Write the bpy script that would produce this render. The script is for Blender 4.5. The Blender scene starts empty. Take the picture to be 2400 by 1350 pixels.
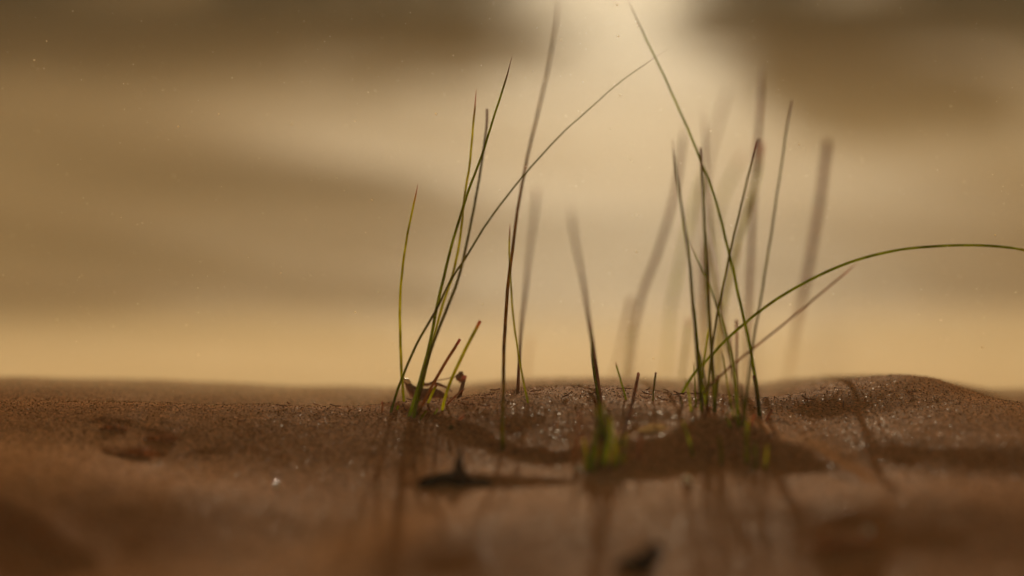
import bpy, bmesh, math, random
import numpy as np
from mathutils import Vector

random.seed(7)
rng = np.random.default_rng(11)
S = bpy.context.scene
COL = S.collection
R = math.radians

# ------------------------------------------------------------------ camera
PITCH = 9.0
HC = 0.356
cam_d = bpy.data.cameras.new('camera')
cam = bpy.data.objects.new('camera', cam_d)
COL.objects.link(cam)
cam.location = (0, 0, HC)
cam.rotation_euler = (R(90 - PITCH), 0, 0)
cam_d.lens = 100
cam_d.sensor_width = 36
cam_d.clip_start = 0.02
cam_d.clip_end = 500
cam_d.dof.use_dof = True
cam_d.dof.focus_distance = 1.79
cam_d.dof.aperture_fstop = 1.8
S.camera = cam

# ------------------------------------------------------------------ light
SUN_EL, SUN_AZ = 11.5, 2.67           # azimuth to the right of the view
w = bpy.data.worlds.new('World')
S.world = w
w.use_nodes = True
nt = w.node_tree
bg = nt.nodes['Background']
sky = nt.nodes.new('ShaderNodeTexSky')
sky.sky_type = 'NISHITA'
sky.sun_disc = False
sky.sun_elevation = R(SUN_EL)
sky.sun_rotation = R(SUN_AZ)
sky.air_density = 1.0
sky.dust_density = 8.0
sky.ozone_density = 0.4
tint = nt.nodes.new('ShaderNodeMix')
tint.data_type = 'RGBA'
tint.blend_type = 'MULTIPLY'
tint.inputs[0].default_value = 1
tint.inputs[7].default_value = (1.0, 0.70, 0.40, 1)   # air full of blown sand
nt.links.new(sky.outputs[0], tint.inputs[6])
nt.links.new(tint.outputs[2], bg.inputs[0])
bg.inputs[1].default_value = 0.07

sd = bpy.data.lights.new('sun', 'SUN')
sd.energy = 5.0
sd.angle = R(0.5)
sd.color = (1.0, 0.86, 0.61)
sun = bpy.data.objects.new('sun', sd)
COL.objects.link(sun)
to_sun = Vector((math.sin(R(SUN_AZ)) * math.cos(R(SUN_EL)),
                 math.cos(R(SUN_AZ)) * math.cos(R(SUN_EL)), math.sin(R(SUN_EL))))
sun.rotation_euler = to_sun.to_track_quat('Z', 'Y').to_euler()
sun.location = to_sun * 20

S.render.engine = 'CYCLES'
S.view_settings.view_transform = 'Standard'
S.view_settings.look = 'None'
S.view_settings.gamma = 1
S.view_settings.use_curve_mapping = False
S.view_settings.exposure = 0.03
S.cycles.volume_bounces = 1

# ------------------------------------------------------------------ pixels of the photograph -> rays
F = 100 / 36 * 2400
cp, sp = math.cos(R(PITCH)), math.sin(R(PITCH))
def ray(px, py):
    u = (px - 1200) / F
    v = (675 - py) / F
    return Vector((u, cp + v * sp, -sp + v * cp))          # forward tilted down
def at(px, py, Y):
    r = ray(px, py)
    return Vector((0, 0, HC)) + r * (Y / r.y)
def zline(py, Y):                                          # height seen at row py at distance Y
    r = ray(1200, py)
    return HC + r.z / r.y * Y
YF = 1.744

# ------------------------------------------------------------------ terrain
def smooth(t):
    t = np.clip(t, 0, 1)
    return t * t * (3 - 2 * t)

def vnoise(x, y, seed):
    xi = np.floor(x).astype(np.int64); yi = np.floor(y).astype(np.int64)
    xf = x - xi; yf = y - yi
    def h(a, b):
        n = (a * 374761393 + b * 668265263 + seed * 1442695041) & 0x7fffffff
        n = ((n ^ (n >> 13)) * 1274126177) & 0x7fffffff
        return ((n ^ (n >> 16)) & 0xffff) / 65535.0
    u = xf * xf * (3 - 2 * xf); v = yf * yf * (3 - 2 * yf)
    return (h(xi, yi) * (1 - u) + h(xi + 1, yi) * u) * (1 - v) + (h(xi, yi + 1) * (1 - u) + h(xi + 1, yi + 1) * u) * v - .5

CREST_PX = [-1500, -500, 0, 200, 450, 700, 880, 1000, 1100, 1200, 1320, 1500, 1620, 1800, 1880, 2000, 2100, 2200, 2300, 2400, 2700, 3500]
CREST_PY = [925, 922, 922, 930, 945, 950, 955, 950, 942, 930, 925, 928, 938, 948, 930, 918, 915, 920, 938, 958, 955, 940]
YC = 1.83
def base_profile(x, y):
    # crest height from the crest line seen in the photograph
    px = 1200 + x / YC * F * 0.985
    cy = np.interp(px, CREST_PX, CREST_PY)
    v = (675 - cy) / F
    zc = HC + (-sp + v * cp) / (cp + v * sp) * YC
    near = -math.tan(R(2.6)) * (YF - y)
    near = np.where(y < 0.9, -math.tan(R(2.6)) * (YF - 0.9) - 0.02 * (0.9 - y), near)
    a = smooth((y - YF) / (YC - YF))
    mid = zc * a
    b = smooth((y - YC) / 0.62)
    far = zc * (1 - b) + (-0.125 - .0175 * (np.clip(y, 2.3, 16) - 2.3)) * b
    z = np.where(y < YF, near, np.where(y < YC, mid, far))
    return z

def ground_xy(px, py):                                     # point of the base surface under a pixel
    r = ray(px, py)
    Y = 1.0
    while Y < 12:
        p = Vector((0, 0, HC)) + r * (Y / r.y)
        if p.z < float(base_profile(np.array([p.x]), np.array([p.y]))[0]):
            return p.x, p.y
        Y += 0.002
    return p.x, p.y

# small scarps: (pixels along the edge), (height at each), face width, how far the bench runs back
LEDGES = [
    ([(850, 968), (915, 964), (1000, 990), (1100, 1024), (1190, 1064), (1290, 1080), (1420, 1088)],
     [0, .0016, .0018, .0022, .0022, .0034, 0], .003, .10),
    ([(1330, 1098), (1420, 1100), (1560, 1088), (1650, 1052), (1750, 1046), (1810, 1078), (1900, 1088), (1980, 1130), (2060, 1175)],
     [0, .011, .015, .018, .018, .014, .010, .005, 0], .034, .09),
    ([(1880, 1040), (2000, 1056), (2120, 1075), (2260, 1088), (2420, 1096), (2700, 1100)],
     [0, .005, .010, .012, .012, .008], .055, .10),
    ([(930, 1130), (1000, 1128), (1100, 1132), (1200, 1138), (1330, 1142), (1430, 1150)],
     [0, .0048, .0058, .0045, .002, 0], .006, .05),
    ([(190, 1048), (230, 1052), (300, 1062), (350, 1066), (420, 1064), (520, 1052), (560, 1050)], [0, .001, .0022, .0015, .0006, .001, 0], .003, .04),
    ([(200, 1006), (240, 1003), (300, 1003), (340, 1004)], [0, .0014, .0014, 0], .003, .03),
    ([(335, 1024), (355, 1026), (400, 1030), (420, 1032)], [0, .0014, .0014, 0], .003, .03),
    ([(1900, 1272), (1950, 1268), (2040, 1264), (2110, 1258)], [0, .0032, .0026, 0], .006, .04),
    ([(-300, 1190), (0, 1240), (120, 1285), (260, 1350)], [.007, .008, .007, 0], .02, .12),
    ([(1780, 1002), (1830, 1006), (1880, 1012)], [0, .0012, 0], .003, .03),
    ([(1490, 962), (1530, 958), (1570, 956), (1600, 958)], [0, .0012, .001, 0], .003, .04),
]
_L = []
for pts, hs, fw, back in LEDGES:
    g = [ground_xy(*p) for p in pts]
    _L.append((np.array([q[0] for q in g]), np.array([q[1] for q in g]), np.array(hs), fw, back))

# low mounds and hollows: pixel, height, half width x, half depth y
BUMPS = [
    (1310, 985, .010, .09, .07), (1545, 1012, .006, .03, .03), (400, 985, .006, .10, .06),
    (700, 1250, -.006, .10, .07), (420, 1230, .012, .07, .07), (2150, 1230, .014, .14, .08), (60, 1150, .010, .1, .08), (1000, 1290, .008, .05, .07),
    (1250, 1270, .010, .07, .08), (1640, 1000, -.004, .04, .03), (2110, 930, .011, .062, .05), (1340, 940, .006, .06, .045), (2250, 1000, .004, .05, .05),
    (1900, 958, .006, .05, .03), (560, 1100, -.006, .12, .06),
]
_B = []
for px, py, h, sx, sy in BUMPS:
    gx, gy = ground_xy(px, py)
    _B.append((gx, gy, h, sx, sy))

# far wind ridges beyond the crest: pixel ends, height, width   (shaded on the side towards the camera)
RIDGES = [
    ((-150, 250), (420, 455), .075, .30), ((330, 290), (820, 470), .055, .26), ((-300, 480), (190, 590), .05, .20),
    ((-300, 640), (260, 715), .035, .13), ((560, 640), (1000, 690), .022, .10), ((1850, 560), (2330, 590), .022, .13),
    ((1750, 640), (2500, 668), .018, .10), ((1000, 500), (1180, 560), .03, .16), ((2150, 430), (2500, 520), .035, .2),
    ((-200, 820), (420, 850), .012, .05), ((300, 760), (900, 800), .010, .05), ((1950, 780), (2500, 800), .010, .05),
]
_R = []
for a, b, h, wd in RIDGES:
    pa = ray(*a); pb = ray(*b)
    ta = (HC + .085) / (-pa.z - .0175 * pa.y); tb = (HC + .085) / (-pb.z - .0175 * pb.y)
    _R.append((pa.x * ta, pa.y * ta, pb.x * tb, pb.y * tb, h, wd))

def H(x, y):
    x = np.asarray(x, float); y = np.asarray(y, float)
    z = base_profile(x, y)
    for gx, gy, hs, fw, back in _L:
        yl = np.interp(x, gx, gy) + .010 * vnoise(x * 60, y * 0, 5) + .005 * vnoise(x * 170, y * 0, 9)
        h = np.interp(x, gx, hs, left=hs[0], right=hs[-1])
        s = y - yl
        z = z + h * smooth((s + fw) / (2 * fw) if fw < .01 else (s + fw) / (1.6 * fw)) * np.exp(-np.maximum(s, 0) / back)
    for gx, gy, h, sx, sy in _B:
        z = z + h * np.exp(-((x - gx) / sx) ** 2 - ((y - gy) / sy) ** 2)
    for ax, ay, bx, by, h, wd in _R:
        dx, dy = bx - ax, by - ay
        L2 = dx * dx + dy * dy
        t = ((x - ax) * dx + (y - ay) * dy) / L2
        tc = np.clip(t, 0, 1)
        d = np.hypot(x - (ax + dx * tc), y - (ay + dy * tc))
        z = z + .45 * h * np.exp(-(d / wd) ** 2) * (y > 2.3)
    farw = smooth((y - 2.2) / 1.5)
    z = z + farw * (.035 * vnoise(x * .9 + y * .5 + 3, y * .55 - x * .2, 21) + .026 * vnoise(x * 2.3 + y * 1.4, y * 1.1 - x * .5, 22) + .013 * vnoise(x * 4 + y * 3.4, y * 1.5 - x * 1.2, 23))
    z = z + smooth((np.hypot(x, y) - 14) / 40) * (1.6 * vnoise(x * .06, y * .06, 30) + .8)
    nearw = 1 - farw
    z = z + nearw * (.003 * vnoise(x * 9 + 7, y * 7, 31) + .0016 * vnoise(x * 26, y * 18, 32)
                     + .0005 * vnoise(x * 70, y * 50, 33) + .0003 * vnoise(x * 160, y * 110, 35))
    z = z + .0003 * vnoise(x * 330, y * 210, 34) * (np.abs(x) < 1.2) * (y < 3) * (y > .8)
    return z

def hz(x, y):
    return float(H(np.array([x]), np.array([y]))[0])

def ground_point(px, py):
    r = ray(px, py)
    Ys = np.arange(0.9, 12, 0.001)
    xs = r.x * (Ys / r.y)
    zs = HC + r.z * (Ys / r.y)
    hit = np.nonzero(zs < H(xs, Ys))[0]
    i = hit[0]
    return Vector((xs[i], Ys[i], float(zs[i])))

def axis(c0, c1, step, lo, hi, grow):
    a = list(np.arange(c0, c1, step))
    s = step; v = a[-1]
    while v < hi:
        s = min(s * grow, 4.0); v += s; a.append(v)
    s = step; v = a[0]; b = []
    while v > lo:
        s = min(s * grow, 4.0); v -= s; b.append(v)
    return np.array(b[::-1] + a)

# ------------------------------------------------------------------ materials
def mat(name):
    m = bpy.data.materials.new(name)
    m.use_nodes = True
    return m, m.node_tree, m.node_tree.nodes['Principled BSDF']

def nnode(t, kind, **kw):
    n = t.nodes.new(kind)
    for k, v in kw.items():
        setattr(n, k, v)
    return n

def sand_material():
    m, t, p = mat('sand')
    t.nodes.remove(p)
    L = t.links.new
    tc = nnode(t, 'ShaderNodeTexCoord')
    def ramp(c0, c1, fac):
        r = nnode(t, 'ShaderNodeValToRGB')
        r.color_ramp.elements[0].position = .3; r.color_ramp.elements[0].color = (*c0, 1)
        r.color_ramp.elements[1].position = .7; r.color_ramp.elements[1].color = (*c1, 1)
        L(fac, r.inputs['Fac'])
        return r.outputs[0]
    n1 = nnode(t, 'ShaderNodeTexNoise'); n1.inputs['Scale'].default_value = 5; n1.inputs['Detail'].default_value = 6
    L(tc.outputs['Object'], n1.inputs['Vector'])
    near_sand = ramp(NEAR_SAND0, NEAR_SAND1, n1.outputs['Fac'])       # redder sand of the mound
    far_lit = ramp(FAR_LIT0, FAR_LIT1, n1.outputs['Fac'])          # golden hazy sunlight painted into the sand behind it
    a = nnode(t, 'ShaderNodeAttribute', attribute_name='far_lit')
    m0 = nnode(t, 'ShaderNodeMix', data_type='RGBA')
    L(a.outputs['Fac'], m0.inputs[0]); L(near_sand, m0.inputs[6]); L(far_lit, m0.inputs[7])
    # single grains: every cell its own shade
    v = nnode(t, 'ShaderNodeTexVoronoi'); v.inputs['Scale'].default_value = 800
    L(tc.outputs['Object'], v.inputs['Vector'])
    sep = nnode(t, 'ShaderNodeSeparateColor')
    L(v.outputs['Color'], sep.inputs[0])
    r2 = nnode(t, 'ShaderNodeValToRGB')
    e = r2.color_ramp.elements
    e[0].position = 0; e[0].color = (.45, .38, .36, 1)
    e[1].position = 1; e[1].color = (1.7, 1.6, 1.45, 1)
    k = r2.color_ramp.elements.new(.35); k.color = (.85, .83, .8, 1)
    k = r2.color_ramp.elements.new(.85); k.color = (1.1, 1.08, 1.05, 1)
    L(sep.outputs[0], r2.inputs['Fac'])
    mx = nnode(t, 'ShaderNodeMix', data_type='RGBA', blend_type='MULTIPLY')
    mx.inputs[0].default_value = 1
    L(m0.outputs[2], mx.inputs[6]); L(r2.outputs[0], mx.inputs[7])
    b1 = nnode(t, 'ShaderNodeBump'); b1.inputs['Strength'].default_value = .6; b1.inputs['Distance'].default_value = .0005
    L(v.outputs['Distance'], b1.inputs['Height'])
    n2 = nnode(t, 'ShaderNodeTexNoise'); n2.inputs['Scale'].default_value = 240; n2.inputs['Detail'].default_value = 3
    L(tc.outputs['Object'], n2.inputs['Vector'])
    b2 = nnode(t, 'ShaderNodeBump'); b2.inputs['Strength'].default_value = .6; b2.inputs['Distance'].default_value = .0006
    L(n2.outputs['Fac'], b2.inputs['Height']); L(b1.outputs[0], b2.inputs['Normal'])
    d = nnode(t, 'ShaderNodeBsdfDiffuse'); d.inputs['Roughness'].default_value = .6
    L(mx.outputs[2], d.inputs['Color']); L(b2.outputs[0], d.inputs['Normal'])
    gl = nnode(t, 'ShaderNodeBsdfGlossy'); gl.inputs['Color'].default_value = (1, .98, .94, 1)
    L(b2.outputs[0], gl.inputs['Normal'])
    g = nnode(t, 'ShaderNodeMapRange')                 # a few glassy grains
    g.inputs[1].default_value = .93; g.inputs[2].default_value = .985
    g.inputs[3].default_value = .5; g.inputs[4].default_value = .22
    L(sep.outputs[1], g.inputs[0]); L(g.outputs[0], gl.inputs['Roughness'])
    gd = nnode(t, 'ShaderNodeMath', operation='MULTIPLY_ADD'); gd.inputs[1].default_value = .021; gd.inputs[2].default_value = .004  # gloss raised beyond the crest to brighten it
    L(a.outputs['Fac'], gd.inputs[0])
    gg = nnode(t, 'ShaderNodeMapRange'); gg.inputs[1].default_value = .95; gg.inputs[2].default_value = .985; gg.inputs[4].default_value = .008
    L(sep.outputs[1], gg.inputs[0])
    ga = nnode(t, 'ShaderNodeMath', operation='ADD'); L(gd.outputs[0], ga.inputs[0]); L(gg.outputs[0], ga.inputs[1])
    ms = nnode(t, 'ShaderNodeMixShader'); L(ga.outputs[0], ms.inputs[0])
    L(d.outputs[0], ms.inputs[1]); L(gl.outputs[0], ms.inputs[2])
    L(ms.outputs[0], t.nodes['Material Output'].inputs['Surface'])
    return m
NEAR_SAND0, NEAR_SAND1 = (.46, .200, .074), (.60, .285, .112)
FAR_LIT0, FAR_LIT1 = (.35, .205, .068), (.45, .272, .092)
SAND = sand_material()

def grain_material():
    m, t, p = mat('sand_grain')
    L = t.links.new
    a = nnode(t, 'ShaderNodeAttribute', attribute_name='shade')
    r = nnode(t, 'ShaderNodeValToRGB')
    e = r.color_ramp.elements
    e[0].color = (.07, .03, .014, 1); e[1].color = (.75, .58, .32, 1)
    k = e.new(.45); k.color = (.26, .135, .055, 1)
    k = e.new(.8); k.color = (.38, .22, .09, 1)
    L(a.outputs['Fac'], r.inputs['Fac']); L(r.outputs[0], p.inputs['Base Color'])
    v2 = nnode(t, 'ShaderNodeMapRange'); v2.inputs[1].default_value = .98; v2.inputs[2].default_value = 1
    v2.inputs[3].default_value = .02; v2.inputs[4].default_value = .5
    L(a.outputs['Fac'], v2.inputs[0]); L(v2.outputs[0], p.inputs['Specular IOR Level'])
    p.inputs['Roughness'].default_value = .5
    d = nnode(t, 'ShaderNodeBsdfDiffuse'); L(r.outputs[0], d.inputs['Color'])
    f = nnode(t, 'ShaderNodeMapRange'); f.inputs[1].default_value = .997; f.inputs[2].default_value = .999
    L(a.outputs['Fac'], f.inputs[0])
    ms = nnode(t, 'ShaderNodeMixShader'); L(f.outputs[0], ms.inputs[0])
    L(d.outputs[0], ms.inputs[1]); L(p.outputs[0], ms.inputs[2])
    L(ms.outputs[0], t.nodes['Material Output'].inputs['Surface'])
    return m
GRAIN = grain_material()

def air_material():
    m, t, p = mat('blown_grain')
    t.nodes.remove(p)
    d = nnode(t, 'ShaderNodeBsdfTranslucent'); d.inputs['Color'].default_value = (.9, .75, .5, 1)
    t.links.new(d.outputs[0], t.nodes['Material Output'].inputs['Surface'])
    return m
AIRGRAIN = air_material()

def blade_material(name, low, high, tip, trans=.68):
    m, t, p = mat(name)
    L = t.links.new
    a = nnode(t, 'ShaderNodeAttribute', attribute_name='along')
    r = nnode(t, 'ShaderNodeValToRGB')
    e = r.color_ramp.elements
    e[0].position = 0; e[0].color = (*low, 1)
    e[1].position = 1; e[1].color = (*tip, 1)
    k = e.new(.25); k.color = (*high, 1)
    k = e.new(.90); k.color = (*high, 1)
    k = e.new(.97); k.color = (*tip, 1)
    L(a.outputs['Fac'], r.inputs['Fac'])
    tc = nnode(t, 'ShaderNodeTexCoord')
    n = nnode(t, 'ShaderNodeTexNoise'); n.inputs['Scale'].default_value = 90; n.inputs['Detail'].default_value = 3
    L(tc.outputs['Object'], n.inputs['Vector'])
    mr = nnode(t, 'ShaderNodeMapRange'); mr.inputs[1].default_value = .3; mr.inputs[2].default_value = .7
    mr.inputs[3].default_value = .65; mr.inputs[4].default_value = 1.35
    L(n.outputs['Fac'], mr.inputs[0])
    mx = nnode(t, 'ShaderNodeMix', data_type='RGBA', blend_type='MULTIPLY'); mx.inputs[0].default_value = 1
    L(r.outputs[0], mx.inputs[6]); L(mr.outputs[0], mx.inputs[7])
    L(mx.outputs[2], p.inputs['Base Color'])
    p.inputs['Roughness'].default_value = .6
    p.inputs['Specular IOR Level'].default_value = 0
    tr = nnode(t, 'ShaderNodeBsdfTranslucent')
    hs = nnode(t, 'ShaderNodeHueSaturation'); hs.inputs['Value'].default_value = 3.6; hs.inputs['Saturation'].default_value = 1.15
    L(mx.outputs[2], hs.inputs['Color']); L(hs.outputs[0], tr.inputs[0])
    ms = nnode(t, 'ShaderNodeMixShader'); ms.inputs[0].default_value = trans
    L(p.outputs[0], ms.inputs[1]); L(tr.outputs[0], ms.inputs[2])
    L(ms.outputs[0], t.nodes['Material Output'].inputs['Surface'])
    return m
GREEN = blade_material('green_blade', (.11, .125, .010), (.095, .100, .010), (.10, .045, .025))
OLIVE = blade_material('olive_blade', (.12, .125, .013), (.14, .13, .017), (.15, .07, .04))
BROWN = blade_material('brown_blade', (.075, .075, .015), (.12, .068, .034), (.17, .07, .055))
DARK = blade_material('dark_blade', (.072, .078, .009), (.068, .060, .010), (.09, .04, .03))
FARB = blade_material('far_brown_blade', (.15, .065, .022), (.16, .062, .026), (.17, .065, .035), .28)
OLIVEB = blade_material('olive_brown_blade', (.11, .105, .014), (.14, .085, .022), (.15, .07, .035), .5)
STRAW = blade_material('dry_blade', (.13, .08, .05), (.16, .09, .06), (.14, .07, .05), .5)
LIME = blade_material('lime_blade', (.10, .115, .012), (.13, .13, .016), (.24, .22, .05), .7)

def plain(name, col, rough=.7, spec=.5, bump=0, bscale=200):
    m, t, p = mat(name)
    L = t.links.new
    tc = nnode(t, 'ShaderNodeTexCoord')
    n = nnode(t, 'ShaderNodeTexNoise'); n.inputs['Scale'].default_value = bscale; n.inputs['Detail'].default_value = 4
    L(tc.outputs['Object'], n.inputs['Vector'])
    r = nnode(t, 'ShaderNodeValToRGB')
    r.color_ramp.elements[0].position = .3; r.color_ramp.elements[0].color = (*[c * .6 for c in col], 1)
    r.color_ramp.elements[1].position = .7; r.color_ramp.elements[1].color = (*[min(1, c * 1.3) for c in col], 1)
    L(n.outputs['Fac'], r.inputs['Fac']); L(r.outputs[0], p.inputs['Base Color'])
    p.inputs['Roughness'].default_value = rough
    p.inputs['Specular IOR Level'].default_value = spec
    if bump:
        b = nnode(t, 'ShaderNodeBump'); b.inputs['Distance'].default_value = bump
        L(n.outputs['Fac'], b.inputs['Height']); L(b.outputs[0], p.inputs['Normal'])
    return m
BARK = plain('dead_stem', (.045, .022, .014), .9, .0, .0008, 300)
SHELL = plain('shell', (.80, .76, .62), .22, .8, 0)
LEAFDRY = plain('dry_leaf', (.22, .095, .05), .75, .0, .0006, 250)
PEB = plain('dark_crust', (.085, .045, .026), .8, .3, .001, 150)
SUNLIT_SPOT = plain('sunlit_spot', (.36, .215, .085), .9, .0, .001, 150)  # colour of the painted sunlit spot
SHRUBLEAF = plain('shrub_leaf', (.055, .065, .02), .6, .4, 0, 20)
SHRUBBARK = plain('shrub_bark', (.09, .06, .04), .9, .2, .004, 30)

# ------------------------------------------------------------------ build helpers
def link_mesh(name, verts, faces, m, parent=None, smooth_=True, attr=None):
    me = bpy.data.meshes.new(name)
    me.from_pydata(verts, [], faces)
    me.materials.append(m)
    if smooth_:
        me.polygons.foreach_set('use_smooth', [True] * len(me.polygons))
    if attr is not None:
        a = me.attributes.new(attr[0], 'FLOAT', 'POINT')
        a.data.foreach_set('value', attr[1])
    me.update()
    o = bpy.data.objects.new(name, me)
    COL.objects.link(o)
    if parent is not None:
        o.parent = parent
    return o

def tag(o, label=None, cat=None, group=None, kind=None):
    if label: o['label'] = label
    if cat: o['category'] = cat
    if group: o['group'] = group
    if kind: o['kind'] = kind
    return o

def empty(name, loc):
    o = bpy.data.objects.new(name, None)
    o.empty_display_size = .02
    COL.objects.link(o)
    o.location = loc
    return o

# ------------------------------------------------------------------ ground
gx = axis(-0.52, 0.52, .0026, -70, 70, 1.07)
gy = axis(1.15, 2.05, .0034, -30, 110, 1.035)
X, Yg = np.meshgrid(gx, gy)
Z = H(X, Yg)
verts = np.stack([X.ravel(), Yg.ravel(), Z.ravel()], 1)
nx, ny = len(gx), len(gy)
ii = (np.arange(ny - 1)[:, None] * nx + np.arange(nx - 1)[None, :]).ravel()
faces = np.stack([ii, ii + 1, ii + nx + 1, ii + nx], 1).astype(np.int32)
me = bpy.data.meshes.new('sand')
me.vertices.add(len(verts)); me.vertices.foreach_set('co', verts.ravel())
me.loops.add(faces.size); me.loops.foreach_set('vertex_index', faces.ravel())
me.polygons.add(len(faces)); me.polygons.foreach_set('loop_start', np.arange(len(faces), dtype=np.int32) * 4)
me.polygons.foreach_set('use_smooth', np.ones(len(faces), dtype=bool))
me.update(calc_edges=True)
far_lit = smooth((Yg - 1.84) / .42).ravel()  # mask for the sunlit tone painted beyond the crest
at_ = me.attributes.new('far_lit', 'FLOAT', 'POINT'); at_.data.foreach_set('value', far_lit.astype(np.float32))
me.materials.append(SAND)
ground = bpy.data.objects.new('sand', me)
COL.objects.link(ground)
ground['kind'] = 'structure'
print('ground verts', len(verts))

# ------------------------------------------------------------------ grass
def spline(pts, n):
    """Catmull-Rom through pts, n samples by length"""
    P = [pts[0] * 2 - pts[1]] + pts + [pts[-1] * 2 - pts[-2]]
    out = []
    for i in range(1, len(P) - 2):
        for k in range(8):
            t = k / 8
            a, b, c, d = P[i - 1], P[i], P[i + 1], P[i + 2]
            out.append(.5 * ((2 * b) + (c - a) * t + (2 * a - 5 * b + 4 * c - d) * t * t + (3 * b - a - 3 * c + d) * t ** 3))
    out.append(P[-2])
    cum = [0]
    for a, b in zip(out, out[1:]): cum.append(cum[-1] + (b - a).length)
    res = []
    j = 0
    for i in range(n + 1):
        s = cum[-1] * i / n
        while j < len(cum) - 2 and cum[j + 1] < s: j += 1
        f = (s - cum[j]) / max(1e-9, cum[j + 1] - cum[j])
        res.append(out[j].lerp(out[j + 1], min(1, max(0, f))))
    return res

def tube(line, rad, name, m, parent=None, sides=7, cut=False, along0=0.0, squash=.78):
    vs, fs, al = [], [], []
    n = len(line)
    tw0 = random.uniform(0, math.pi); tw = random.uniform(-.8, .8)
    for i, p in enumerate(line):
        d = (line[min(i + 1, n - 1)] - line[max(i - 1, 0)]).normalized()
        a = d.orthogonal() if abs(d.x) > .99 else d.cross(Vector((1, 0, 0))).normalized()
        b = d.cross(a).normalized()
        r = rad(i / (n - 1))
        for k in range(sides):
            th = 2 * math.pi * k / sides
            ph = tw0 + tw * i / (n - 1)
            c, s = math.cos(th), math.sin(th) * squash
            rr = 1 - .22 * max(0, math.cos(th - 1.57)) ** 2          # the groove of a rolled blade
            c, s = (c * math.cos(ph) - s * math.sin(ph)) * rr, (c * math.sin(ph) + s * math.cos(ph)) * rr
            vs.append(p + (a * c + b * s) * r)
            al.append(along0 + (1 - along0) * i / (n - 1))
    for i in range(n - 1):
        for k in range(sides):
            k2 = (k + 1) % sides
            fs.append((i * sides + k, i * sides + k2, (i + 1) * sides + k2, (i + 1) * sides + k))
    fs.append(tuple(range(sides))[::-1])
    fs.append(tuple((n - 1) * sides + k for k in range(sides)))
    o = None
    if parent is not None:
        off = parent.location
        vs = [v - off for v in vs]
    o = link_mesh(name, [tuple(v) for v in vs], fs, m, parent, attr=('along', al))
    return o

PXM = 1.79 / F * 1.0     # metres per photo pixel at the focus

def blade(parent, pts, w0, w1, m, Y=None, lean=0.0, cut=False, name='blade'):
    """pts: pixels from base to tip; w0/w1: true widths in photo pixels at the focus; Y: depth of the base
    (None: where the base pixel meets the sand); lean: how far the tip leans away from the camera"""
    if Y is None:
        Y = ground_point(*pts[0]).y
    if Y > 1.97:
        w0, w1 = w0 * 1.65, w1 * 1.65
    tot = 0; cum = [0]
    for a, b in zip(pts, pts[1:]):
        tot += math.hypot(b[0] - a[0], b[1] - a[1]); cum.append(tot)
    P = [at(px, py, Y + lean * c / tot) for (px, py), c in zip(pts, cum)]
    # root it in the sand
    d = (P[0] - P[1]).normalized()
    d = Vector((d.x * .6, 0, min(d.z, -.5))).normalized()
    g = hz(P[0].x, P[0].y)
    down = max(.006, (P[0].z - g + .008) / -d.z)
    root = P[0] + d * down
    P = [root] + P
    line = spline(P, max(10, int(tot / 22)))
    jx, jy = random.uniform(0, 6), random.uniform(0, 6)       # slight unevenness of a real blade
    line = [p + Vector(((.00012 * math.sin(i * .9 + jx) + .00007 * math.sin(i * 2.3 + jy)), 0, 0)) for i, p in enumerate(line)]
    r0, r1 = w0 * PXM / 2 * 1.12, w1 * PXM / 2 * 1.12
    if cut:
        rad = lambda t: (r0 + (r1 - r0) * t)
    else:
        rad = lambda t: (r0 + (r1 - r0) * t ** 1.3) * (1 if t < .93 else max(.12, (1 - t) / .07))
    return tube(line, rad, name, m, parent, cut=cut)

def tuft(name, base_px, label, cat='grass', Y=None, group=None):
    if Y is None:
        loc = ground_point(*base_px)
    else:
        loc = at(*base_px, Y); loc.z = hz(loc.x, loc.y)
    t = empty(name, loc)
    tag(t, label, cat, group)
    return t

# --- left tuft, sharp
A = tuft('grass_tuft', (962, 976), 'sharp green tuft on the left, its longest blade arching far to the right')
blade(A, [(947, 942), (940, 850), (938, 760), (940, 660), (957, 540), (980, 430)], 7, 4, OLIVE, Y=1.79)
blade(A, [(916, 966), (940, 890), (980, 800), (1025, 720), (1060, 650), (1090, 605), (1150, 510), (1220, 420), (1300, 330), (1370, 265), (1450, 195), (1530, 138), (1575, 110)], 8, 1.4, DARK, lean=.01)
blade(A, [(958, 976), (985, 890), (1010, 790), (1030, 690), (1060, 570), (1090, 470), (1130, 360), (1165, 250), (1190, 170), (1201, 130)], 11, 5, GREEN, lean=.07)
blade(A, [(969, 979), (1000, 850), (1040, 740), (1075, 650), (1095, 560), (1112, 480), (1130, 370), (1140, 300), (1141, 255)], 10, 6.5, DARK, lean=.01, cut=True)
blade(A, [(985, 930), (1000, 850), (1020, 780), (1040, 705), (1060, 650), (1075, 580), (1085, 500), (1092, 440), (1100, 390), (1110, 290), (1116, 208)], 6.5, 4.5, OLIVE, Y=1.80, lean=.01)
blade(A, [(976, 974), (1010, 910), (1050, 840), (1078, 795)], 8, 7, BROWN, cut=True, lean=.02)
blade(A, [(1036, 962), (1050, 910), (1090, 820), (1126, 752)], 7, 7, OLIVE, cut=True)
blade(A, [(1056, 1010), (1068, 960), (1090, 882)], 9, 9, BROWN, cut=True, lean=.12)
blade(A, [(1046, 950), (1065, 930), (1091, 910)], 6, 5, STRAW)
blade(A, [(1003, 945), (1012, 925), (1023, 902)], 7, 6, OLIVE, cut=True)
blade(A, [(895, 968), (896, 955), (897, 941)], 4, 4, BROWN, cut=True)
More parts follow.
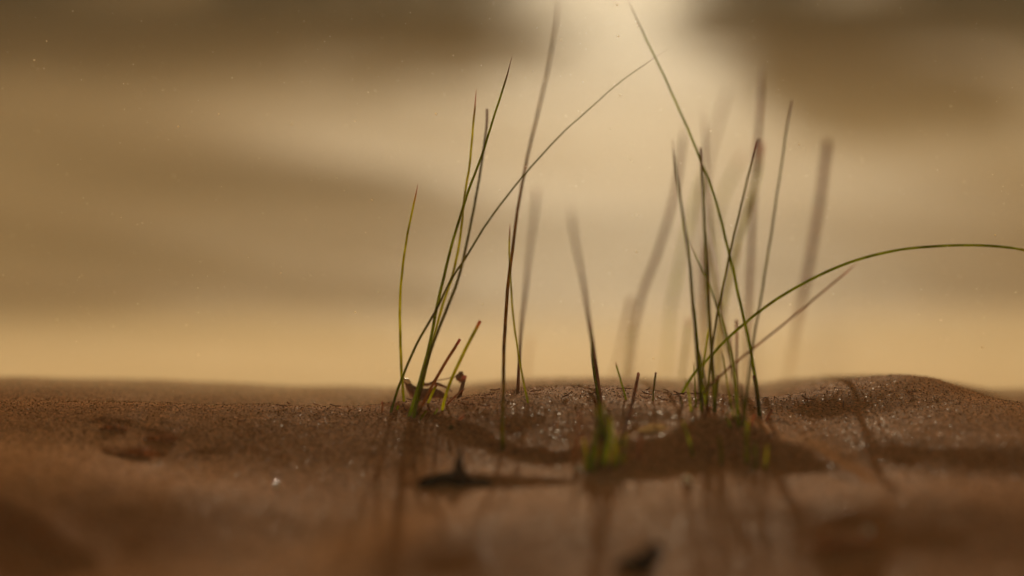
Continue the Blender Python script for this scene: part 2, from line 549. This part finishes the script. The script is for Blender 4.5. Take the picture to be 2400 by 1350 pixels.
# --- middle pair that leans back
B = tuft('grass_tuft', (1178, 1058), 'tall soft-edged brown stalk rising between the two sharp tufts to the top edge', Y=None)
blade(B, [(1178, 1056), (1180, 900), (1183, 780), (1190, 680), (1203, 570), (1222, 440), (1252, 300), (1281, 180), (1303, 60), (1310, -20)], 8, 5.5, OLIVEB, lean=.36)
b2 = tuft('grass_tuft', (1210, 1068), 'shorter blurred brown shoot with cut top just right of the tall soft stalk')
blade(b2, [(1210, 1066), (1213, 950), (1220, 800), (1235, 650), (1250, 520), (1258, 445)], 10, 9, FARB, lean=.50, cut=True)
b3 = tuft('grass_shoot', (1237, 945), 'thin sharp olive blade bowing beside the tall soft stalk')
blade(b3, [(1238, 945), (1222, 870), (1209, 790), (1200, 710), (1195, 630), (1194, 560), (1195, 522)], 6, 5, OLIVE, lean=.02)
b4 = tuft('grass_shoot', (1232, 920), 'faint short tan shoot far behind the soft stalks', Y=2.1)
blade(b4, [(1232, 925), (1238, 850), (1246, 785)], 8, 6, STRAW, Y=2.1)
# --- centre front tuft, near and blurred at its foot
Ct = tuft('grass_tuft', (1410, 1100), 'blurred green tuft low in the middle with bright green foot in front')
blade(Ct, [(1412, 1040), (1408, 950), (1395, 850), (1370, 680), (1350, 570), (1335, 478)], 11, 9, FARB, lean=.52)
blade(Ct, [(1415, 1035), (1402, 930), (1390, 850), (1385, 755)], 10, 7, GREEN, lean=.24)
blade(Ct, [(1440, 1098), (1437, 1040), (1430, 975)], 10, 6, LIME)
blade(Ct, [(1375, 1106), (1392, 1040), (1410, 960)], 12, 7, GREEN)
blade(Ct, [(1412, 1092), (1420, 1030), (1410, 930)], 12, 7, GREEN)
blade(Ct, [(1462, 1088), (1464, 1040), (1470, 1015)], 6, 5, LIME)
blade(Ct, [(1425, 1098), (1428, 1040), (1422, 985)], 9, 6, GREEN)
blade(Ct, [(1388, 1104), (1396, 1050), (1402, 990), (1398, 945)], 10, 6, GREEN)
blade(Ct, [(1448, 1094), (1446, 1050), (1452, 1010)], 8, 5, OLIVE)
blade(Ct, [(1404, 1100), (1412, 1050), (1424, 1000), (1432, 950)], 9, 5, DARK)
blade(Ct, [(1372, 1100), (1372, 1060), (1366, 1020)], 8, 5, OLIVE)
blade(Ct, [(1400, 1060), (1404, 1000), (1400, 930)], 11, 7, DARK)
blade(Ct, [(1385, 1100), (1388, 1060), (1396, 1030)], 8, 5, DARK)
s = tuft('grass_shoot', (1467, 936), 'tiny sharp leaning green shoot right of the blurred middle tuft')
blade(s, [(1468, 937), (1457, 900), (1443, 848)], 5, 3.5, GREEN)
s = tuft('grass_shoot', (1530, 938), 'short upright dark stub standing alone in the gap before the right tuft')
blade(s, [(1530, 940), (1533, 910), (1537, 873)], 6, 6, DARK, cut=True)
s = tuft('grass_shoot', (1348, 1085), 'blurred brown stub left of the green middle foot')
blade(s, [(1346, 1082), (1352, 1030), (1360, 965)], 7, 5, BROWN)
s = tuft('grass_shoot', (1498, 1076), 'blurred dark stub on the shaded sand right of the green middle foot')
blade(s, [(1498, 1076), (1498, 1045), (1500, 1012)], 8, 7, STRAW, cut=True)
s = tuft('grass_shoot', (1452, 1048), 'blurred purple-brown stub leaning right in the middle of the picture')
blade(s, [(1452, 1048), (1475, 970), (1497, 876)], 8, 8, STRAW, cut=True, lean=.12)
# --- far blurred shoots behind the crest
Fa = tuft('grass_tuft', (1450, 960), 'blurred brown tuft behind the crest leaning right towards the light', Y=2.2)
blade(Fa, [(1420, 950), (1450, 830), (1465, 760), (1480, 698)], 9, 8, FARB, Y=2.1, cut=True)
blade(Fa, [(1465, 960), (1478, 830), (1502, 700), (1542, 590), (1582, 450), (1606, 290)], 10, 7, FARB, Y=2.04, lean=.06)
blade(Fa, [(1450, 960), (1470, 840), (1484, 750)], 7, 5, OLIVE, Y=2.02)
Fb = tuft('grass_tuft', (1562, 930), 'faint pale olive shoots far behind, between the middle and the right tuft', Y=2.2)
blade(Fb, [(1555, 920), (1565, 800), (1572, 720), (1592, 620), (1620, 500), (1655, 390)], 10, 8, LIME, Y=2.2)
blade(Fb, [(1595, 930), (1602, 850), (1615, 748)], 7, 6, OLIVE, Y=2.0, cut=True)
Fc = tuft('grass_tuft', (1690, 950), 'blurred tuft of brown and olive blades directly behind the right tuft', Y=2.1)
blade(Fc, [(1745, 960), (1715, 850), (1690, 740), (1672, 600), (1660, 450), (1648, 250)], 7, 5, FARB, Y=1.90, lean=.15)
blade(Fc, [(1672, 950), (1680, 850), (1692, 730), (1718, 610), (1742, 520), (1772, 420), (1785, 335)], 8, 8, OLIVE, Y=1.98, lean=.08, cut=True)
blade(Fc, [(1745, 950), (1750, 800), (1757, 650), (1765, 480), (1775, 340), (1787, 148)], 9, 7, FARB, Y=2.02, lean=.05)
blade(Fc, [(1655, 950), (1650, 800), (1652, 680), (1655, 560)], 8, 7, FARB, Y=2.1)
blade(Fc, [(1690, 950), (1692, 780), (1702, 680), (1735, 575)], 8, 6, OLIVE, Y=2.08)
Fd = tuft('grass_tuft', (1660, 930), 'faintest blades far back, leaning right through the bright glow', Y=2.28)
blade(Fd, [(1640, 930), (1640, 600), (1652, 420), (1680, 300), (1712, 190)], 9, 6, FARB, Y=2.28)
blade(Fd, [(1668, 930), (1668, 650), (1678, 520), (1702, 440), (1750, 345)], 9, 6, OLIVE, Y=2.28)
Fe = tuft('grass_shoot', (1835, 960), 'single wide blurred brown shoot standing alone right of the right tuft', Y=2.14)
blade(Fe, [(1835, 960), (1860, 800), (1890, 650), (1920, 480), (1940, 330)], 11, 10, FARB, Y=2.14, cut=True)
# --- right tuft, sharp
Rt = tuft('grass_tuft', (1690, 975), 'sharp dense green tuft on the right with one blade arching out of the right edge')
blade(Rt, [(1646, 966), (1632, 800), (1620, 650), (1605, 530), (1590, 440), (1576, 325)], 11, 5, DARK)
blade(Rt, [(1656, 962), (1640, 850), (1628, 730), (1614, 610)], 7, 4, GREEN, lean=.01)
blade(Rt, [(1731, 1000), (1722, 880), (1705, 800), (1682, 720), (1650, 640), (1613, 560)], 9, 3.2, GREEN, lean=.05)
blade(Rt, [(1675, 967), (1670, 850), (1662, 750), (1655, 600), (1648, 450), (1644, 346)], 9, 6.5, DARK, cut=True)
blade(Rt, [(1656, 962), (1670, 810), (1690, 700), (1715, 580), (1745, 450), (1778, 326)], 7.5, 6, DARK, cut=True, lean=.01)
blade(Rt, [(1781, 972), (1769, 880), (1757, 810), (1735, 710), (1710, 600), (1680, 480), (1640, 370), (1580, 230), (1537, 138), (1500, 60), (1466, -10)], 9, 2.4, GREEN)
blade(Rt, [(1745, 990), (1755, 880), (1766, 800), (1790, 660), (1815, 500), (1840, 330), (1856, 235)], 8, 5, DARK, cut=True, lean=.03)
blade(Rt, [(1590, 942), (1620, 885), (1665, 835), (1720, 780), (1800, 715), (1900, 655), (2000, 612), (2100, 587), (2200, 577), (2280, 575), (2340, 578), (2400, 586), (2480, 605)], 7.5, 6, GREEN, Y=1.80)
blade(Rt, [(1622, 966), (1640, 932), (1700, 870), (1800, 790), (1900, 708), (2012, 614)], 7, 4.5, BROWN)
blade(Rt, [(1632, 955), (1629, 900), (1626, 848)], 5, 3.5, GREEN)
blade(Rt, [(1741, 998), (1742, 950), (1737, 902)], 9, 6, DARK, cut=True)
blade(Rt, [(1780, 975), (1775, 925), (1766, 880)], 9, 8, DARK, cut=True)
blade(Rt, [(1674, 966), (1678, 925), (1684, 880)], 8, 7, DARK, cut=True)
blade(Rt, [(1642, 960), (1647, 870), (1661, 765)], 7, 4, LIME, lean=.03)
blade(Rt, [(1728, 940), (1726, 850), (1727, 750)], 7, 7, STRAW, cut=True, Y=1.86)
blade(Rt, [(1714, 940), (1713, 860), (1712, 785)], 7, 6, STRAW, cut=True, Y=1.89)
blade(Rt, [(1620, 965), (1612, 910), (1606, 885)], 4, 3, LIME)
blade(Rt, [(1660, 965), (1652, 890), (1640, 820)], 6, 4, DARK)
blade(Rt, [(1720, 985), (1705, 900), (1690, 820)], 6, 4, OLIVE, lean=.04)
# --- near blurred shoots in front of the right tuft
Nt = tuft('grass_tuft', (1750, 1095), 'short blurred yellow-green shoots in the dark shade in front of the right tuft')
blade(Nt, [(1750, 1088), (1750, 1040), (1752, 985)], 10, 7, LIME)
blade(Nt, [(1792, 1100), (1796, 1070), (1800, 1035)], 9, 6, OLIVE)
blade(Nt, [(1775, 1095), (1770, 1060), (1772, 1030)], 8, 5, GREEN)
blade(Nt, [(1690, 1090), (1690, 1050), (1684, 1015)], 9, 6, GREEN)
blade(Nt, [(1624, 1070), (1612, 1020), (1600, 985)], 7, 5, LIME)

# dead stubs and sheaths at the feet of the tufts
for tf, spots in ((A, [(930, 962, 6, 14), (985, 985, 18, 26), (1018, 972, 10, 18), (1075, 985, 14, 12)]),
                  (Rt, [(1600, 955, -8, 30), (1652, 980, 6, 34), (1668, 975, -10, 22), (1700, 985, 14, 40), (1712, 1005, -6, 26), (1760, 1000, 10, 30), (1795, 985, 16, 24), (1735, 975, -12, 44)]),
                  (Ct, [(1395, 1108, -10, 46), (1428, 1100, 8, 60), (1450, 1092, 14, 40), (1405, 1070, -4, 70), (1380, 1075, -16, 30)]),
                  (Nt, [(1725, 1095, -8, 40), (1765, 1105, 6, 30), (1660, 1085, 10, 36)])):
    for px, py, dx, dy in spots:
        blade(tf, [(px, py), (px + dx * .4, py - dy * .5), (px + dx, py - dy)], 6, 5, random.choice([STRAW, BROWN, DARK, GREEN]), cut=True, name='stub')
# ------------------------------------------------------------------ small things on the sand
def lump(name, loc, size, m, seed, stretch=(1, 1, 1), rot=0, spikes=.25, sub=2, label=None, cat=None, group=None, tilt=0, parent=None):
    bm = bmesh.new()
    bmesh.ops.create_icosphere(bm, subdivisions=sub, radius=1)
    rr = random.Random(seed)
    ph = [rr.uniform(0, 6) for _ in range(9)]
    for v in bm.verts:
        c = v.co
        k = 1 + spikes * (math.sin(c.x * 3 + ph[0]) * math.sin(c.y * 2.6 + ph[1]) + .6 * math.sin(c.z * 5 + ph[2]) * math.sin(c.x * 5 + ph[3])) + rr.uniform(-.06, .06)
        v.co = Vector((c.x * stretch[0], c.y * stretch[1], c.z * stretch[2])) * k * size
    me = bpy.data.meshes.new(name); bm.to_mesh(me); bm.free()
    me.materials.append(m)
    o = bpy.data.objects.new(name, me); COL.objects.link(o)
    o.location = loc; o.rotation_euler = (tilt, 0, rot)
    if label: tag(o, label, cat, group)
    if parent: o.parent = parent
    return o

def on_sand(px, py, up=0.0):
    p = ground_point(px, py); p.z += up
    return p

# dark woody stubs
g0 = on_sand(1078, 1136)
st = empty('dead_stub', g0); tag(st, 'dark pointed dead stub on the blurred sand left of the middle', 'twig')
V = Vector
tube([g0 + q for q in spline([V((.001, 0, -.01)), V((.0, 0, .004)), V((-.001, .001, .012)), V((.0012, .001, .020))], 10)], lambda t: .0075 * (1 - t) ** .9 + .0008, 'stem', BARK, st, sides=8, squash=.9)
tube([g0 + q for q in spline([V((-.022, .003, -.001)), V((-.010, .001, .0035)), V((.003, 0, .003)), V((.026, .001, -.001))], 8)], lambda t: .0042 * (1 - .5 * t), 'branch', BARK, st, sides=7, squash=.8)
g1 = on_sand(1512, 1338)
s2 = empty('dead_stub', g1); tag(s2, 'black blurred stub at the bottom edge of the picture', 'twig')
tube([g1 + q for q in spline([V((-.006, 0, -.006)), V((-.001, 0, .003)), V((.004, .001, .009)), V((.007, .002, .0125))], 10)], lambda t: .0075 * (1 - .4 * t), 'stem', BARK, s2, sides=8, squash=.9)
tube([g1 + q for q in spline([V((-.016, .002, -.002)), V((-.006, .001, .004)), V((.001, .001, .003))], 8)], lambda t: .0035 + .001 * t, 'branch', BARK, s2, sides=7, squash=.9)

# lumps of dark crust at the left
for i, (px, py, sz, st_, lab) in enumerate([
        (285, 1064, .0075, (2.2, .8, .45), 'flat dark crust of sand, largest of the three at the left'),
        (268, 1006, .005, (1.9, .7, .5), 'small dark crust, rearmost of the three at the left'),
        (378, 1031, .0052, (1.8, .7, .5), 'small dark crust nearest the middle, of the three at the left'),
        (1995, 1275, .0078, (2.4, .8, .5), 'dark flat crust low at the right beside a pale glint')]):
    lump('sand_crust', on_sand(px, py, .0005), sz, SAND, 40 + i, st_, .1 * i, .3, 3, lab, 'sand crust', None)

# pale shell bits that glint
for i, (px, py, sz, st_, lab) in enumerate([
        (648, 1146, .0015, (1, .5, 1.7), 'small bright shell chip on the smooth sand left of the dead stub'),
        (1357, 1104, .0019, (1, .6, 1.4), 'brightest glinting shell chip at the foot of the middle tuft'),
        (2035, 1250, .0024, (1.1, .6, 1.1), 'round blurred shell chip low at the right above the dark crust'),
        (1612, 1134, .0030, (1.8, .6, .9), 'blurred pale shell chip in the dark shade before the right tuft'),
        (340, 1032, .0009, (1, .6, 1), 'tiny yellow glinting chip beside the small crust at the left')]):
    o = lump('shell_chip', on_sand(px, py, sz * .6), sz, SHELL, 70 + i, st_, .4 * i, .12, 2, lab, 'shell', None, tilt=-.5)

# pale lump added as a sunlit spot between middle and right tuft
lump('sand_crust', on_sand(1545, 1006, -.0005), .010, SUNLIT_SPOT, 90, (1.3, 1.5, .16), 0, .2, 3, 'pale lump standing for a sunlit spot between the middle and the right tuft', 'sand crust', None)

# curled dried leaf with a white flake behind the left tuft
gl = at(1000, 925, 1.80)
gl.z = hz(gl.x, gl.y)
leaf = empty('dry_leaf', gl); tag(leaf, 'curled brown dried leaf with thin stalk and bud behind the left tuft', 'leaf')
def strip(pts, widths, name, m, Yd):
    P = [at(px, py, Yd + .004 * math.sin(i * 1.7)) for i, (px, py) in enumerate(pts)]
    ln = spline(P, 12)
    vs, fs = [], []
    n = len(ln)
    for i, p in enumerate(ln):
        t = i / (n - 1)
        wd = np.interp(t, np.linspace(0, 1, len(widths)), widths) * PXM / 2
        for k, (dz, dy) in enumerate(((1, .2), (.3, -.35), (-.4, -.3), (-1, .3))):
            vs.append(tuple(p - gl + Vector((0, dy * wd * 1.2, dz * wd))))
    for i in range(n - 1):
        for k in range(3):
            a = i * 4 + k
            fs.append((a, a + 1, a + 5, a + 4))
    o = link_mesh(name, vs, fs, m, leaf)
    md = o.modifiers.new('thick', 'SOLIDIFY'); md.thickness = .0006
    return o
strip([(946, 890), (960, 912), (985, 925), (1020, 922), (1050, 930)], [14, 34, 30, 24, 8], 'leaf_blade', LEAFDRY, 1.80)
strip([(985, 897), (1000, 902), (1015, 898), (1040, 905), (1060, 918)], [10, 8, 9, 6, 4], 'leaf_edge', LEAFDRY, 1.805)
tube([at(px, py, 1.805) for px, py in ((1015, 893), (1040, 889), (1058, 885), (1070, 882))], lambda t: .0004, 'stalk', LEAFDRY, leaf, sides=5)
bud = lump('bud', at(1077, 884, 1.81) - gl, .0034, LEAFDRY, 5, (1.0, .8, .9), .4, .35, 2, parent=leaf)
fl = lump('shell_flake', at(955, 893, 1.795), .0032, SHELL, 6, (1.0, .25, .42), .3, .15, 2, 'white flake caught on the curled dried leaf behind the left tuft', 'shell', None)
fl.rotation_euler = (0.2, R(35), .2)

# ------------------------------------------------------------------ sand grains (real grains where the lens resolves them)
def octa_field(name, P, size, shade, m):
    n = len(P)
    base = np.array([(1, 0, 0), (-1, 0, 0), (0, 1, 0), (0, -1, 0), (0, 0, 1), (0, 0, -1)], float)
    fb = np.array([(0, 2, 4), (2, 1, 4), (1, 3, 4), (3, 0, 4), (2, 0, 5), (1, 2, 5), (3, 1, 5), (0, 3, 5)], np.int32)
    # random rotation
    q = rng.normal(size=(n, 4)); q /= np.linalg.norm(q, axis=1)[:, None]
    w_, x, y, z = q.T
    Rm = np.stack([1 - 2 * (y * y + z * z), 2 * (x * y - z * w_), 2 * (x * z + y * w_),
                   2 * (x * y + z * w_), 1 - 2 * (x * x + z * z), 2 * (y * z - x * w_),
                   2 * (x * z - y * w_), 2 * (y * z + x * w_), 1 - 2 * (x * x + y * y)], 1).reshape(n, 3, 3)
    sc = size[:, None, None] * rng.uniform(.7, 1.3, (n, 6, 1)) * base[None]
    V = np.einsum('nij,nkj->nki', Rm, sc) + P[:, None, :]
    Fc = fb[None] + (np.arange(n, dtype=np.int32) * 6)[:, None, None]
    me = bpy.data.meshes.new(name)
    me.vertices.add(n * 6); me.vertices.foreach_set('co', V.ravel())
    Fc = Fc.reshape(-1, 3)
    me.loops.add(Fc.size); me.loops.foreach_set('vertex_index', Fc.ravel())
    me.polygons.add(len(Fc)); me.polygons.foreach_set('loop_start', np.arange(len(Fc), dtype=np.int32) * 3)
    me.update(calc_edges=True)
    a = me.attributes.new('shade', 'FLOAT', 'POINT')
    a.data.foreach_set('value', np.repeat(shade, 6))
    me.materials.append(m)
    o = bpy.data.objects.new(name, me); COL.objects.link(o)
    o['kind'] = 'stuff'
    return o
N = 90000
yy = 1.48 + .56 * rng.random(N)
xx = (rng.random(N) - .5) * .84
sz = .00022 + .00036 * rng.random(N) ** 3
zz = H(xx, yy) + sz * .3
sh = rng.random(N)
octa_field('sand_grains', np.stack([xx, yy, zz], 1), sz, sh, GRAIN)

# bits of dead fibre lying about the tufts
rr = random.Random(3)
vs, fs = [], []
for k in range(80):
    c = rr.choice([(-.06, 1.76, .05), (.12, 1.74, .06), (.05, 1.66, .05), (0, 1.75, .25)])
    x, y = c[0] + rr.gauss(0, c[2]), c[1] + rr.gauss(0, .04)
    a = rr.uniform(0, 3.14); l = rr.uniform(.0015, .005); w_ = rr.uniform(.00025, .0005)
    dx, dy = math.cos(a) * l, math.sin(a) * l
    i = len(vs)
    for q in (-1, 0, 1):
        bx, by = x + dx * q, y + dy * q
        z = hz(bx, by) + .0004 + (.0006 if q == 0 else rr.uniform(0, .002))
        vs += [(bx - math.sin(a) * w_, by + math.cos(a) * w_, z), (bx + math.sin(a) * w_, by - math.cos(a) * w_, z), (bx, by, z + w_ * 1.6)]
    for q in (0, 3):
        for u in range(3):
            u2 = (u + 1) % 3
            fs.append((i + q + u, i + q + u2, i + q + 3 + u2, i + q + 3 + u))
lit = link_mesh('plant_litter', vs, fs, LEAFDRY)
lit['kind'] = 'stuff'

# blown grains in the air
N = 2200
yy = np.where(rng.random(N) < .6, rng.uniform(1.70, 1.90, N), rng.uniform(1.5, 2.6, N))
xx = (rng.random(N) - .5) * .40 * yy
zz = np.array([zline(v, y) for v, y in zip(rng.uniform(-20, 930, N), yy)])
sz = rng.uniform(.00010, .00036, N) * np.where(rng.random(N) < .06, 1.9, 1)
octa_field('blown_grains', np.stack([xx, yy, zz], 1), sz, .7 + .3 * rng.random(N), AIRGRAIN)

# ------------------------------------------------------------------ unseen shrubs added beyond the top of the frame to shade the far sand
def shrub(x, y, h, wx, wy, seed, label, nleaf=2600):
    rr = random.Random(seed)
    z0 = hz(x, y)
    t = empty('shade_shrub', (x, y, z0)); tag(t, label, 'shrub', None)
    for k in range(7):
        a = rr.uniform(0, 6.28); b = rr.uniform(.2, .8)
        tip = Vector((math.cos(a) * wx * b * .6, math.sin(a) * wy * b * .6, h * rr.uniform(.6, .95)))
        ln = spline([Vector((rr.uniform(-.05, .05), rr.uniform(-.05, .05), -.1)), tip * .4 + Vector((rr.uniform(-.06, .06), rr.uniform(-.06, .06), .05)), tip], 8)
        tube([q + t.location for q in ln], lambda u: .022 * (1 - .8 * u), 'stem', SHRUBBARK, t, sides=6, squash=1)
    vs, fs = [], []
    cl = [(rr.uniform(-.75, .75), rr.uniform(-.75, .75), rr.uniform(.08, .8), rr.uniform(.25, .42)) for _ in range(22)]
    while len(fs) < nleaf:
        cx, cy, cz, cr = rr.choice(cl)
        d = Vector((rr.gauss(0, 1), rr.gauss(0, 1), rr.gauss(0, 1))).normalized() * cr * rr.random() ** .4
        p = Vector(((cx + d.x) * wx, (cy + d.y) * wy, (cz + d.z * .6) * h))
        if p.z < .01 or abs(p.x) > wx or p.z > h: continue
        u = Vector((rr.gauss(0, 1), rr.gauss(0, 1), rr.gauss(0, 1))).normalized()
        v = u.orthogonal().normalized(); s_ = rr.uniform(.06, .10)
        i = len(vs)
        vs += [tuple(p - u * s_), tuple(p + v * s_ * .5), tuple(p + u * s_), tuple(p - v * s_ * .5)]
        fs.append((i, i + 1, i + 2, i + 3))
    link_mesh('foliage', vs, fs, SHRUBLEAF, t, smooth_=False)
    return t
shrub(-3.0, 13.2, 1.75, 1.7, .7, 1, 'unseen leafy dark shrub whose shade fills the top left corner', 5200)
shrub(-0.60, 13.1, 1.6, 1.05, .7, 2, 'unseen lower dark shrub shading the sand left of the bright gap', 4200)
shrub(1.98, 13.1, 1.95, 1.3, .8, 3, 'unseen dense dark shrub shading the sand right of the bright gap', 7000)
shrub(4.4, 13.4, 2.1, 1.5, .8, 4, 'unseen tall dark shrub whose shade fills the top right corner', 7000)

# ------------------------------------------------------------------ air full of fine blown sand
bm = bmesh.new()
bmesh.ops.create_cube(bm, size=1)
for v in bm.verts:
    v.co = Vector((v.co.x * 180, v.co.y * 180 + 35, 4.5 if v.co.z > 0 else -2.5))
me = bpy.data.meshes.new('haze'); bm.to_mesh(me); bm.free()
hm = bpy.data.materials.new('haze'); hm.use_nodes = True
ht = hm.node_tree
ht.nodes.remove(ht.nodes['Principled BSDF'])
pv = ht.nodes.new('ShaderNodeVolumePrincipled')
pv.inputs['Density'].default_value = .004
pv.inputs['Anisotropy'].default_value = .55
pv.inputs['Color'].default_value = (.85, .74, .52, 1)
ht.links.new(pv.outputs[0], ht.nodes['Material Output'].inputs['Volume'])
me.materials.append(hm)
haze = bpy.data.objects.new('haze', me); COL.objects.link(haze)
haze['kind'] = 'stuff'

# low cloud of sand driven over the mound and through the hollow behind it
bm = bmesh.new()
bmesh.ops.create_cube(bm, size=1)
for v in bm.verts:
    v.co = Vector((v.co.x * 3.6, 1.70 if v.co.y < 0 else 6.5, .30 if v.co.z > 0 else -.45))
me = bpy.data.meshes.new('blown_sand_cloud'); bm.to_mesh(me); bm.free()
dm = bpy.data.materials.new('blown_sand_cloud'); dm.use_nodes = True
t = dm.node_tree; L = t.links.new
t.nodes.remove(t.nodes['Principled BSDF'])
tc = nnode(t, 'ShaderNodeTexCoord'); sx = nnode(t, 'ShaderNodeSeparateXYZ')
L(tc.outputs['Object'], sx.inputs[0])
zb = nnode(t, 'ShaderNodeMapRange', interpolation_type='SMOOTHSTEP')       # the ground drops behind the crest
zb.inputs[1].default_value = 1.90; zb.inputs[2].default_value = 2.5; zb.inputs[3].default_value = .000; zb.inputs[4].default_value = -.09
L(sx.outputs[1], zb.inputs[0])
n = nnode(t, 'ShaderNodeTexNoise'); n.inputs['Scale'].default_value = 5; n.inputs['Detail'].default_value = 3
mp = nnode(t, 'ShaderNodeMapping'); mp.inputs['Scale'].default_value = (.7, 1, 3)
L(tc.outputs['Object'], mp.inputs[0]); L(mp.outputs[0], n.inputs['Vector'])
nz = nnode(t, 'ShaderNodeMath', operation='MULTIPLY_ADD'); nz.inputs[1].default_value = .04; nz.inputs[2].default_value = -.02
L(n.outputs['Fac'], nz.inputs[0])
z1 = nnode(t, 'ShaderNodeMath', operation='SUBTRACT'); L(sx.outputs[2], z1.inputs[0]); L(zb.outputs[0], z1.inputs[1])
z2 = nnode(t, 'ShaderNodeMath', operation='ADD'); L(z1.outputs[0], z2.inputs[0]); L(nz.outputs[0], z2.inputs[1])
dr = nnode(t, 'ShaderNodeMapRange', interpolation_type='SMOOTHSTEP')
dr.inputs[1].default_value = -.05; dr.inputs[2].default_value = .055; dr.inputs[3].default_value = 1; dr.inputs[4].default_value = 0
L(z2.outputs[0], dr.inputs[0])
ye = nnode(t, 'ShaderNodeMapRange', interpolation_type='SMOOTHSTEP'); ye.inputs[1].default_value = 6.4; ye.inputs[2].default_value = 3.2
L(sx.outputs[1], ye.inputs[0])
yn = nnode(t, 'ShaderNodeMapRange', interpolation_type='SMOOTHSTEP'); yn.inputs[1].default_value = 1.75; yn.inputs[2].default_value = 1.92
L(sx.outputs[1], yn.inputs[0])
dn = nnode(t, 'ShaderNodeMapRange', interpolation_type='SMOOTHSTEP'); dn.inputs[1].default_value = 1.92; dn.inputs[2].default_value = 2.3
dn.inputs[3].default_value = 7.0; dn.inputs[4].default_value = .12
L(sx.outputs[1], dn.inputs[0])
qd = nnode(t, 'ShaderNodeMath', operation='MULTIPLY'); L(dn.outputs[0], qd.inputs[0]); L(dr.outputs[0], qd.inputs[1])
q = nnode(t, 'ShaderNodeMath', operation='MULTIPLY'); L(ye.outputs[0], q.inputs[0]); L(yn.outputs[0], q.inputs[1])
q2 = nnode(t, 'ShaderNodeMath', operation='MULTIPLY'); L(q.outputs[0], q2.inputs[0]); th = nnode(t, 'ShaderNodeMapRange', interpolation_type='SMOOTHSTEP')       # thin upper veil
th.inputs[1].default_value = -.15; th.inputs[2].default_value = .17; th.inputs[3].default_value = .32; th.inputs[4].default_value = 0
L(z2.outputs[0], th.inputs[0])
qs = nnode(t, 'ShaderNodeMath', operation='ADD'); L(qd.outputs[0], qs.inputs[0]); L(th.outputs[0], qs.inputs[1])
L(qs.outputs[0], q2.inputs[1])
pv = nnode(t, 'ShaderNodeVolumePrincipled'); pv.inputs['Anisotropy'].default_value = .3
pv.inputs['Color'].default_value = (.66, .54, .34, 1)
L(q2.outputs[0], pv.inputs['Density'])
L(pv.outputs[0], t.nodes['Material Output'].inputs['Volume'])
me.materials.append(dm)
cl = bpy.data.objects.new('blown_sand_cloud', me); COL.objects.link(cl)
cl['kind'] = 'stuff'
S.cycles.volume_step_rate = .3

GROUPS = {'grass_tuft': 'grass growing out of the sand mound', 'grass_shoot': 'grass growing out of the sand mound',
          'shell_chip': 'shell chips glinting on the sand', 'sand_crust': 'crusts of sand on the mound',
          'dead_stub': 'dead stubs in the blurred foreground', 'shade_shrub': 'unseen shrubs added to shade the far sand'}
for o in bpy.data.objects:
    k = o.name.split('.')[0]
    if o.parent is None and k in GROUPS:
        o['group'] = GROUPS[k]
